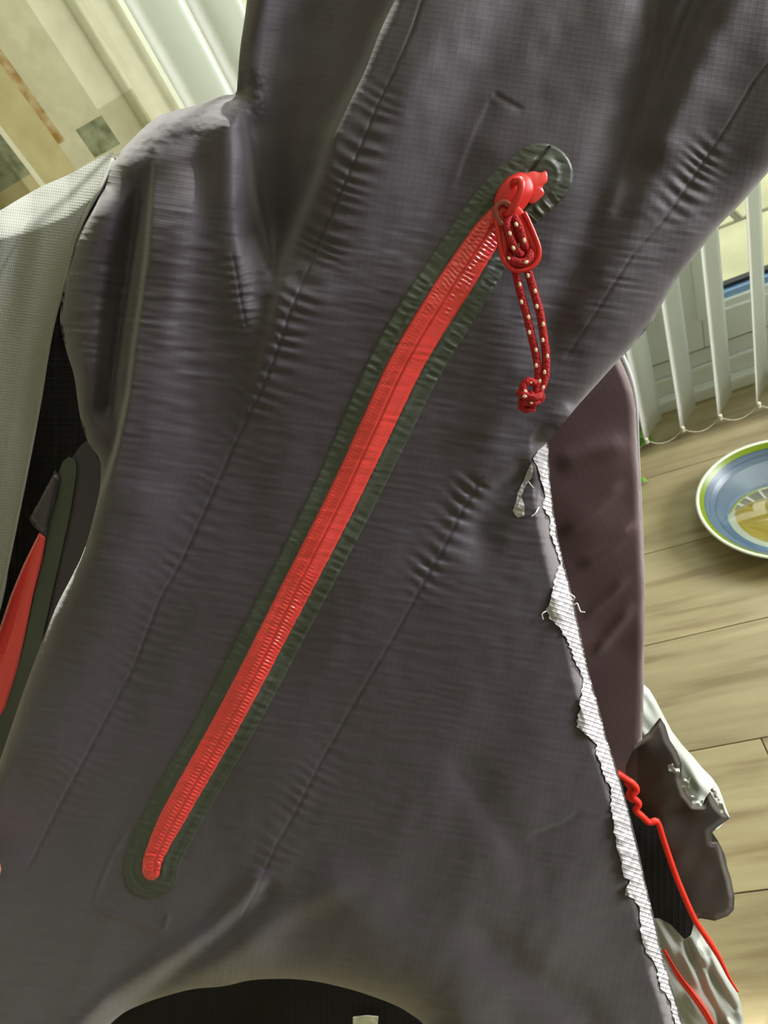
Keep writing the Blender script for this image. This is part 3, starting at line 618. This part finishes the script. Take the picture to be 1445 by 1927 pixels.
for p, ph in zip(cpaths + knot, (0, 13, 8, 6, 20, 4, 12, 20, 9, 15)):
    q = np.array(p); T_ = np.linalg.norm(np.diff(q[:, :2], axis=0), axis=1).sum(); n_ = 60; rs = poly_resample(q, n_); k = 0
    for s_ in np.arange(ph + 4, T_ - 3, 31.0):
        c0 = rs[int(s_ / T_ * (n_ - 1))]; c1 = rs[min(n_ - 1, int(s_ / T_ * (n_ - 1)) + 1)]; k += 1
        off = (-2.6 if k % 2 else 2.6)
        pos = L3([(c0[0] + off, c0[1], c0[2] + cr * .86)])[0]; dr = L3([c1])[0] - L3([c0])[0]; dr /= np.linalg.norm(dr) + 1e-9
        z = -fwd; xx = np.cross(dr, z); xx /= np.linalg.norm(xx); zz_ = np.cross(xx, dr)
        Mx = Matrix([[xx[i], dr[i], zz_[i], pos[i]] for i in range(3)] + [[0, 0, 0, 1]])
        bmesh.ops.create_icosphere(bmf, subdivisions=2, radius=1, matrix=Mx @ Matrix.Diagonal((.0008, .00115, .00045, 1)))
fk = bmobj('reflective_fleck', bmf, M_fleck, zt, True); tag(fk, 'pale reflective thread flecks on the cord', kind='stuff')

# shoulder side, lining and second pocket ----------------------------------
def dside(u, v):
    return plane(u, v) + .030 - .004 * noise(u, v, 120, 220, 201, .3) - stepf(u, v, [(150, 850), (140, 960), (105, 1100), (70, 1250), (20, 1420)], 10, 120, .004) + .02 * smooth01((900 - v) / 250) - .0006 * noise(u, v, 14, 30, 202)
sheet('side_panel', [(-60, 500), (60, 440), (140, 385), (205, 310), (330, 300), (300, 900), (190, 1180), (60, 1500), (-60, 1700)], dside, 4, M_inner, jk)
side2 = [(135, 862), (152, 838), (170, 824), (172, 840), (184, 862), (205, 900), (215, 960), (170, 1080), (120, 1200), (60, 1380), (10, 1520), (-60, 1600), (-60, 1350), (0, 1340), (30, 1240), (85, 1010), (100, 900)]
def dside2(u, v): return plane(u, v) + .020 + .003 * smooth01((140 - u) / 100) - .002 * noise(u, v, 70, 140, 203, .3)
sheet('side_panel', side2, dside2, 3, M_shell, jk, solid=0)
W2 = [(118, 868), (130, 859), (142, 866), (144, 885), (139, 920), (132, 965), (120, 1020), (104, 1090), (84, 1180), (74, 1232), (58, 1290), (30, 1370), (0, 1440), (-50, 1540), (-50, 1430), (0, 1350), (22, 1290), (45, 1200), (66, 1110), (86, 1010), (98, 950), (106, 900)]
w2 = sheet('zip_welt', W2, lambda u, v: dside2(u, v) - .0015 - .0004 * np.maximum(0, noise(u, v, 60, 9, 204, -.4)) * (v > 1000), 2.5, M_welt, jk)
Z2 = [(74, 1002), (86, 1012), (80, 1050), (62, 1120), (48, 1190), (32, 1260), (10, 1330), (-50, 1440), (-50, 1300), (-10, 1210), (0, 1180), (20, 1120), (45, 1060)]
def dz2(u, v):
    d, sg, s, T = segd(u, v, [(80, 1006), (62, 1060), (38, 1140), (18, 1220), (-8, 1290), (-50, 1380)])
    e = edge_dist(u, v, Z2)
    return dside2(u, v) - .003 - .0015 * np.exp(-(d / 14) ** 2) + .001 * smooth01((4 - e) / 4) - .0003 * np.exp(-((d - 9) / 4) ** 2) * np.sin(s / 7 * 2 * np.pi) * smooth01((s - 200) / 60)
z2 = sheet('pocket_zip', Z2, dz2, 2, M_red, jk); z2['label'] = 'red coated zip of the second pocket'
sheet('zip_garage_flap', [(104, 884), (96, 900), (78, 935), (55, 976), (62, 990), (86, 1010), (92, 975), (104, 940), (112, 900)], lambda u, v: dside2(u, v) - .0052 + .002 * smooth01((edge_dist(u, v, [(104, 884), (55, 976), (86, 1010), (112, 900)]) < 4) * 1.0), 2.5, M_shell, jk)
LP_ = [(-80, 440), (-20, 405), (0, 396), (40, 372), (80, 350), (130, 328), (175, 303), (216, 284), (205, 320), (190, 352), (165, 395), (145, 440), (130, 500), (118, 540), (100, 610), (86, 680), (76, 750), (64, 820), (50, 890), (38, 960), (20, 1040), (0, 1150), (-80, 1400)]
LPs = [tuple(x) for x in poly_resample(LP_[:8], 60)] + [tuple(x) for x in poly_resample(LP_[8:], 90)]
def dlin(u, v):
    a = np.interp(u, [-80, 0, 60, 130, 216], [450, 440, 425, 396, 330]); t = np.clip((a + 12 - v) / 75, 0, 1.6)
    d, sg, s, T = segd(u, v, [(125, 340), (60, 405), (20, 470), (-30, 560)])
    return plane(u, v) + .012 + .042 * t ** 1.6 + .0012 * np.exp(-(d / 4) ** 2) - .002 * noise(u, v, 40, 260, 211, .18) - .0006 * np.sin(v / 5.5) * np.clip(t, 0, 1)
sheet('facing', LPs, dlin, 2.5, M_lin, jk)['label'] = 'pale grey woven facing'
edge2 = [(212, 300), (190, 352), (165, 396), (143, 446), (129, 505), (98, 618), (74, 760), (48, 898), (18, 1046), (-6, 1160)]
ea = np.array(edge2, float); tube('facing_binding', W(ea[:, 0], ea[:, 1], dlin(ea[:, 0], ea[:, 1]) - .0002), .0008, M_lin, jk, 8, res=80)

# inside of the body seen under the hem ----------------------------------
sheet('inner_back', [(120, 1700), (900, 1700), (900, 2040), (120, 2040)], lambda u, v: plane(u, v) + .07 + .004 * noise(u, v, 90, 90, 221), 8, M_inner, jk)
sheet('care_label', [(664, 1914), (690, 1911), (712, 1913), (708, 1950), (664, 1950)], lambda u, v: plane(u, v) + .062 + .001 * noise(u, v, 12, 12, 222), 3, mat('label_white', lin(205, 205, 190), rough=.8), jk, solid=.0004)['label'] = 'small pale sewn-in label'

# right sleeve hanging behind ------------------------------------------------
SR = [(1165, 672), (1180, 705), (1190, 735), (1196, 770), (1198, 810), (1201, 860), (1206, 950), (1210, 1040), (1213, 1130), (1212, 1230), (1211, 1320), (1208, 1392)]
SLv = [(1195, 1402), (1178, 1440), (1172, 1500), (1150, 1560), (1090, 1560), (980, 1000), (960, 700), (1040, 640), (1120, 620)]
SPs = [tuple(x) for x in poly_resample(SR, 90)] + SLv
def dSl(u, v):
    d = segd(u, v, SR)[0]
    base = plane(u, v) + .065
    for k, (p, w_, h_) in enumerate([([(1050, 1010), (1120, 960), (1180, 900)], 12, .0018), ([(1110, 1240), (1160, 1180), (1200, 1130)], 11, .0022), ([(1080, 1070), (1150, 1030), (1205, 980)], 14, .0016), ([(1090, 1170), (1150, 1120), (1190, 1080)], 9, .0014), ([(1040, 880), (1110, 850), (1190, 830)], 20, .002)]):
        base = base - ridge(u, v, p, w_, w_, h_, 40, 40)
    return base + .007 * (1 - np.sqrt(np.clip(1 - np.clip(1 - d / 15, 0, 1) ** 2, 0, 1))) - .0016 * noise(u, v, 90, 60, 231, -.6)
sheet('sleeve', SPs, dSl, 3, M_shell2, jk)
# sunlit rim on the sleeve's window side, put in as a pale tube
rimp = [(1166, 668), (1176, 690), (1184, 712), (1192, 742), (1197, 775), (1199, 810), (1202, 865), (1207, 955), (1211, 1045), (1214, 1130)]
ra = np.array(rimp, float); tube('sleeve_sunlit_rim', W(ra[:, 0] - 1, ra[:, 1], plane(ra[:, 0], ra[:, 1]) + .086), [.003, .0028, .0018, .0013, .001, .0008, .0007, .0006, .0005, .0004], M_sunedge, jk, 8, res=120)

# cuff and hem hanging at the lower right -------------------------------------
dc = lambda k, amp=.003, sd=241: (lambda u, v: plane(u, v) + k - amp * noise(u, v, 60, 90, sd, .4))
G1 = [(1207, 1284), (1222, 1298), (1234, 1318), (1246, 1342), (1264, 1376), (1284, 1402), (1304, 1424), (1322, 1446), (1340, 1464), (1352, 1482), (1360, 1502), (1366, 1520), (1373, 1538), (1350, 1560), (1340, 1566), (1352, 1584), (1362, 1604), (1368, 1625), (1340, 1650), (1290, 1600), (1200, 1400), (1204, 1340)]
def dG1(u, v):
    d = segd(u, v, G1[:13])[0]; return plane(u, v) + .088 + .018 * (1 - np.sqrt(np.clip(1 - np.clip(1 - d / 40, 0, 1) ** 2, 0, 1))) - .004 * noise(u, v, 16, 60, 242, -.5)
sheet('cuff_lining', G1, dG1, 2.5, M_silver, jk)['label'] = 'pale silver lining of the cuff'
D1 = [(1150, 1440), (1172, 1425), (1186, 1402), (1206, 1388), (1220, 1378), (1232, 1362), (1242, 1350), (1252, 1366), (1260, 1392), (1274, 1414), (1283, 1438), (1282, 1465), (1290, 1492), (1306, 1512), (1322, 1512), (1328, 1500), (1336, 1490), (1344, 1504), (1352, 1516), (1363, 1526), (1373, 1540), (1338, 1566), (1340, 1584), (1352, 1584), (1360, 1602), (1368, 1630), (1376, 1655), (1382, 1688), (1381, 1712), (1370, 1724), (1345, 1733), (1318, 1728), (1300, 1735), (1270, 1690), (1235, 1600), (1200, 1540), (1160, 1500)]
def dD1(u, v):
    e = edge_dist(u, v, D1); return plane(u, v) + .078 - .006 * np.sin(np.clip((u - 1200) / 180, 0, 1) * np.pi) - .003 * noise(u, v, 40, 60, 243, .6) + .005 * smooth01((12 - e) / 12)
sheet('cuff', D1, dD1, 2.5, mat('dark_brown_shell', lin(46, 39, 35), rough=.65, spec=.25, sheen=.1), jk)
for q in ([(1256, 1440), (1266, 1437), (1270, 1446), (1278, 1446), (1281, 1458), (1270, 1455), (1258, 1450)], [(1288, 1462), (1299, 1464), (1296, 1474), (1300, 1492), (1281, 1486), (1286, 1476)], [(1297, 1496), (1308, 1498), (1312, 1506), (1324, 1506), (1319, 1518), (1304, 1514)], [(1336, 1486), (1344, 1480), (1352, 1500), (1345, 1502)], [(1349, 1500), (1358, 1508), (1366, 1532), (1356, 1530)]):
    sheet('pale_fragment', q, lambda u, v: plane(u, v) + .0685 - .0015 * noise(u, v, 6, 6, 251), 1.5, M_silver, jk)  # small pale pieces laid over the cuff
E1 = [(1165, 1470), (1190, 1490), (1205, 1520), (1222, 1548), (1238, 1552), (1250, 1600), (1275, 1665), (1306, 1736), (1300, 1760), (1288, 1768), (1276, 1755), (1262, 1740), (1240, 1728), (1200, 1728), (1150, 1500)]
sheet('inner_cuff', E1, dc(.070), 4, M_inner, jk)
H1 = [(1200, 1700), (1240, 1726), (1256, 1733), (1272, 1748), (1288, 1766), (1300, 1748), (1310, 1730), (1330, 1762), (1352, 1796), (1372, 1834), (1386, 1862), (1394, 1890), (1400, 1930), (1404, 2000), (1200, 2000)]
def dH1(u, v):
    h = plane(u, v) + .082 + ridge(u, v, [(1288, 1766), (1310, 1830), (1350, 1900), (1380, 1990)], 6, 9, .005, 5, 20) + ridge(u, v, [(1310, 1800), (1350, 1850), (1390, 1910)], 5, 8, .004, 20, 20) + ridge(u, v, [(1330, 1780), (1340, 1850), (1372, 1930)], 5, 8, .003, 20, 20)
    d = segd(u, v, H1[6:13])[0]; return h + .010 * (1 - np.sqrt(np.clip(1 - np.clip(1 - d / 30, 0, 1) ** 2, 0, 1))) - .004 * noise(u, v, 14, 60, 244, -.5)
sheet('hem_lining', H1, dH1, 2.5, M_silver, jk)['label'] = 'pale silver lining of the hem'
def pipe(pts, k, r, name='red_piping'):
    a = np.array(pts, float); return tube(name, W(a[:, 0], a[:, 1], plane(a[:, 0], a[:, 1]) + k), r, M_pipe, jk, 8, res=len(pts) * 10)
pipe([(1160, 1454), (1178, 1466), (1190, 1474), (1198, 1486), (1190, 1498), (1202, 1512), (1196, 1524), (1208, 1536), (1222, 1548), (1236, 1546), (1248, 1580), (1262, 1622), (1278, 1665), (1306, 1728), (1330, 1765), (1352, 1800), (1372, 1840), (1388, 1866)], .064, [.0022, .0021, .0021, .0021, .0021, .002, .002, .002, .002, .002, .002, .002, .002, .002, .0018, .0014, .001, .0007])
pipe([(1176, 1470), (1186, 1484), (1182, 1498), (1192, 1508)], .066, .0018)
pipe([(1250, 1788), (1262, 1812), (1280, 1842), (1302, 1870), (1326, 1904), (1352, 1950)], .074, [.001, .0016, .0022, .0024, .0024, .0024])
a = [(1256, 1800), (1280, 1838), (1306, 1872), (1330, 1906), (1352, 1946)]; aa = np.array(a, float)
tube('piping_seam', W(aa[:, 0], aa[:, 1], plane(aa[:, 0], aa[:, 1]) + .0715), .0004, mat('dark_red_thread', lin(120, 20, 18), rough=.7), jk, 6)

# ---------------------------------------------------------------- the hand that holds the left side
HO = W(-40, 1700, float(plane(-40, 1700)) - .004)
def skin_mesh(name, chains, m, parent=None):
    """one continuous skinned figure from chains of (point, radius); chains share their first point"""
    vs, es, rs = [], [], []
    def vid(p, r):
        for i, q in enumerate(vs):
            if (Vector(q) - Vector(p)).length < 1e-5: return i
        vs.append(tuple(p)); rs.append(r); return len(vs) - 1
    for ch in chains:
        pr = None
        for p, r in ch:
            i = vid(p, r)
            if pr is not None: es.append((pr, i))
            pr = i
    me = bpy.data.meshes.new(name); me.from_pydata(vs, es, []); o = bpy.data.objects.new(name, me); C.objects.link(o)
    sk = o.modifiers.new('skin', 'SKIN'); sk.use_smooth_shade = True
    for i, d in enumerate(me.skin_vertices[0].data): d.radius = (rs[i], rs[i]); d.use_root = (i == 0)
    su = o.modifiers.new('sub', 'SUBSURF'); su.levels = 2; su.render_levels = 2
    me.materials.append(m); return o
def hp(u, v, dz): return Vector(W(u, v, float(plane(u, v)) + dz))
palm = hp(-350, 1780, .02)
ch = [[(hp(-900, 2150, .02), .034), (hp(-560, 1930, .025), .026), (palm, .024)]]
ch.append([(palm, .024), (hp(-240, 1700, .0), .015), (hp(-130, 1640, -.024), .0105), (hp(2, 1645, -.0235), .0095)])   # thumb, its tip just in view
for k, (dv, l) in enumerate(((-140, 1.0), (-60, 1.08), (25, 1.0), (105, .82))):
    kn = hp(-250, 1720 + dv * .9 + 60, .045); a1 = hp(-250 + 80 * l, 1690 + dv + 60, .060); a2 = hp(-250 + 140 * l, 1690 + dv + 60, .058); a3 = hp(-250 + 170 * l, 1690 + dv + 60, .050)
    ch.append([(palm, .024), (kn, .0105), (a1, .0092), (a2, .0084), (a3, .0074)])
hnd = skin_mesh('person', ch, M_skin); tag(hnd, 'hand at the left picture edge gripping the jacket, only a thumb tip in view', 'person')
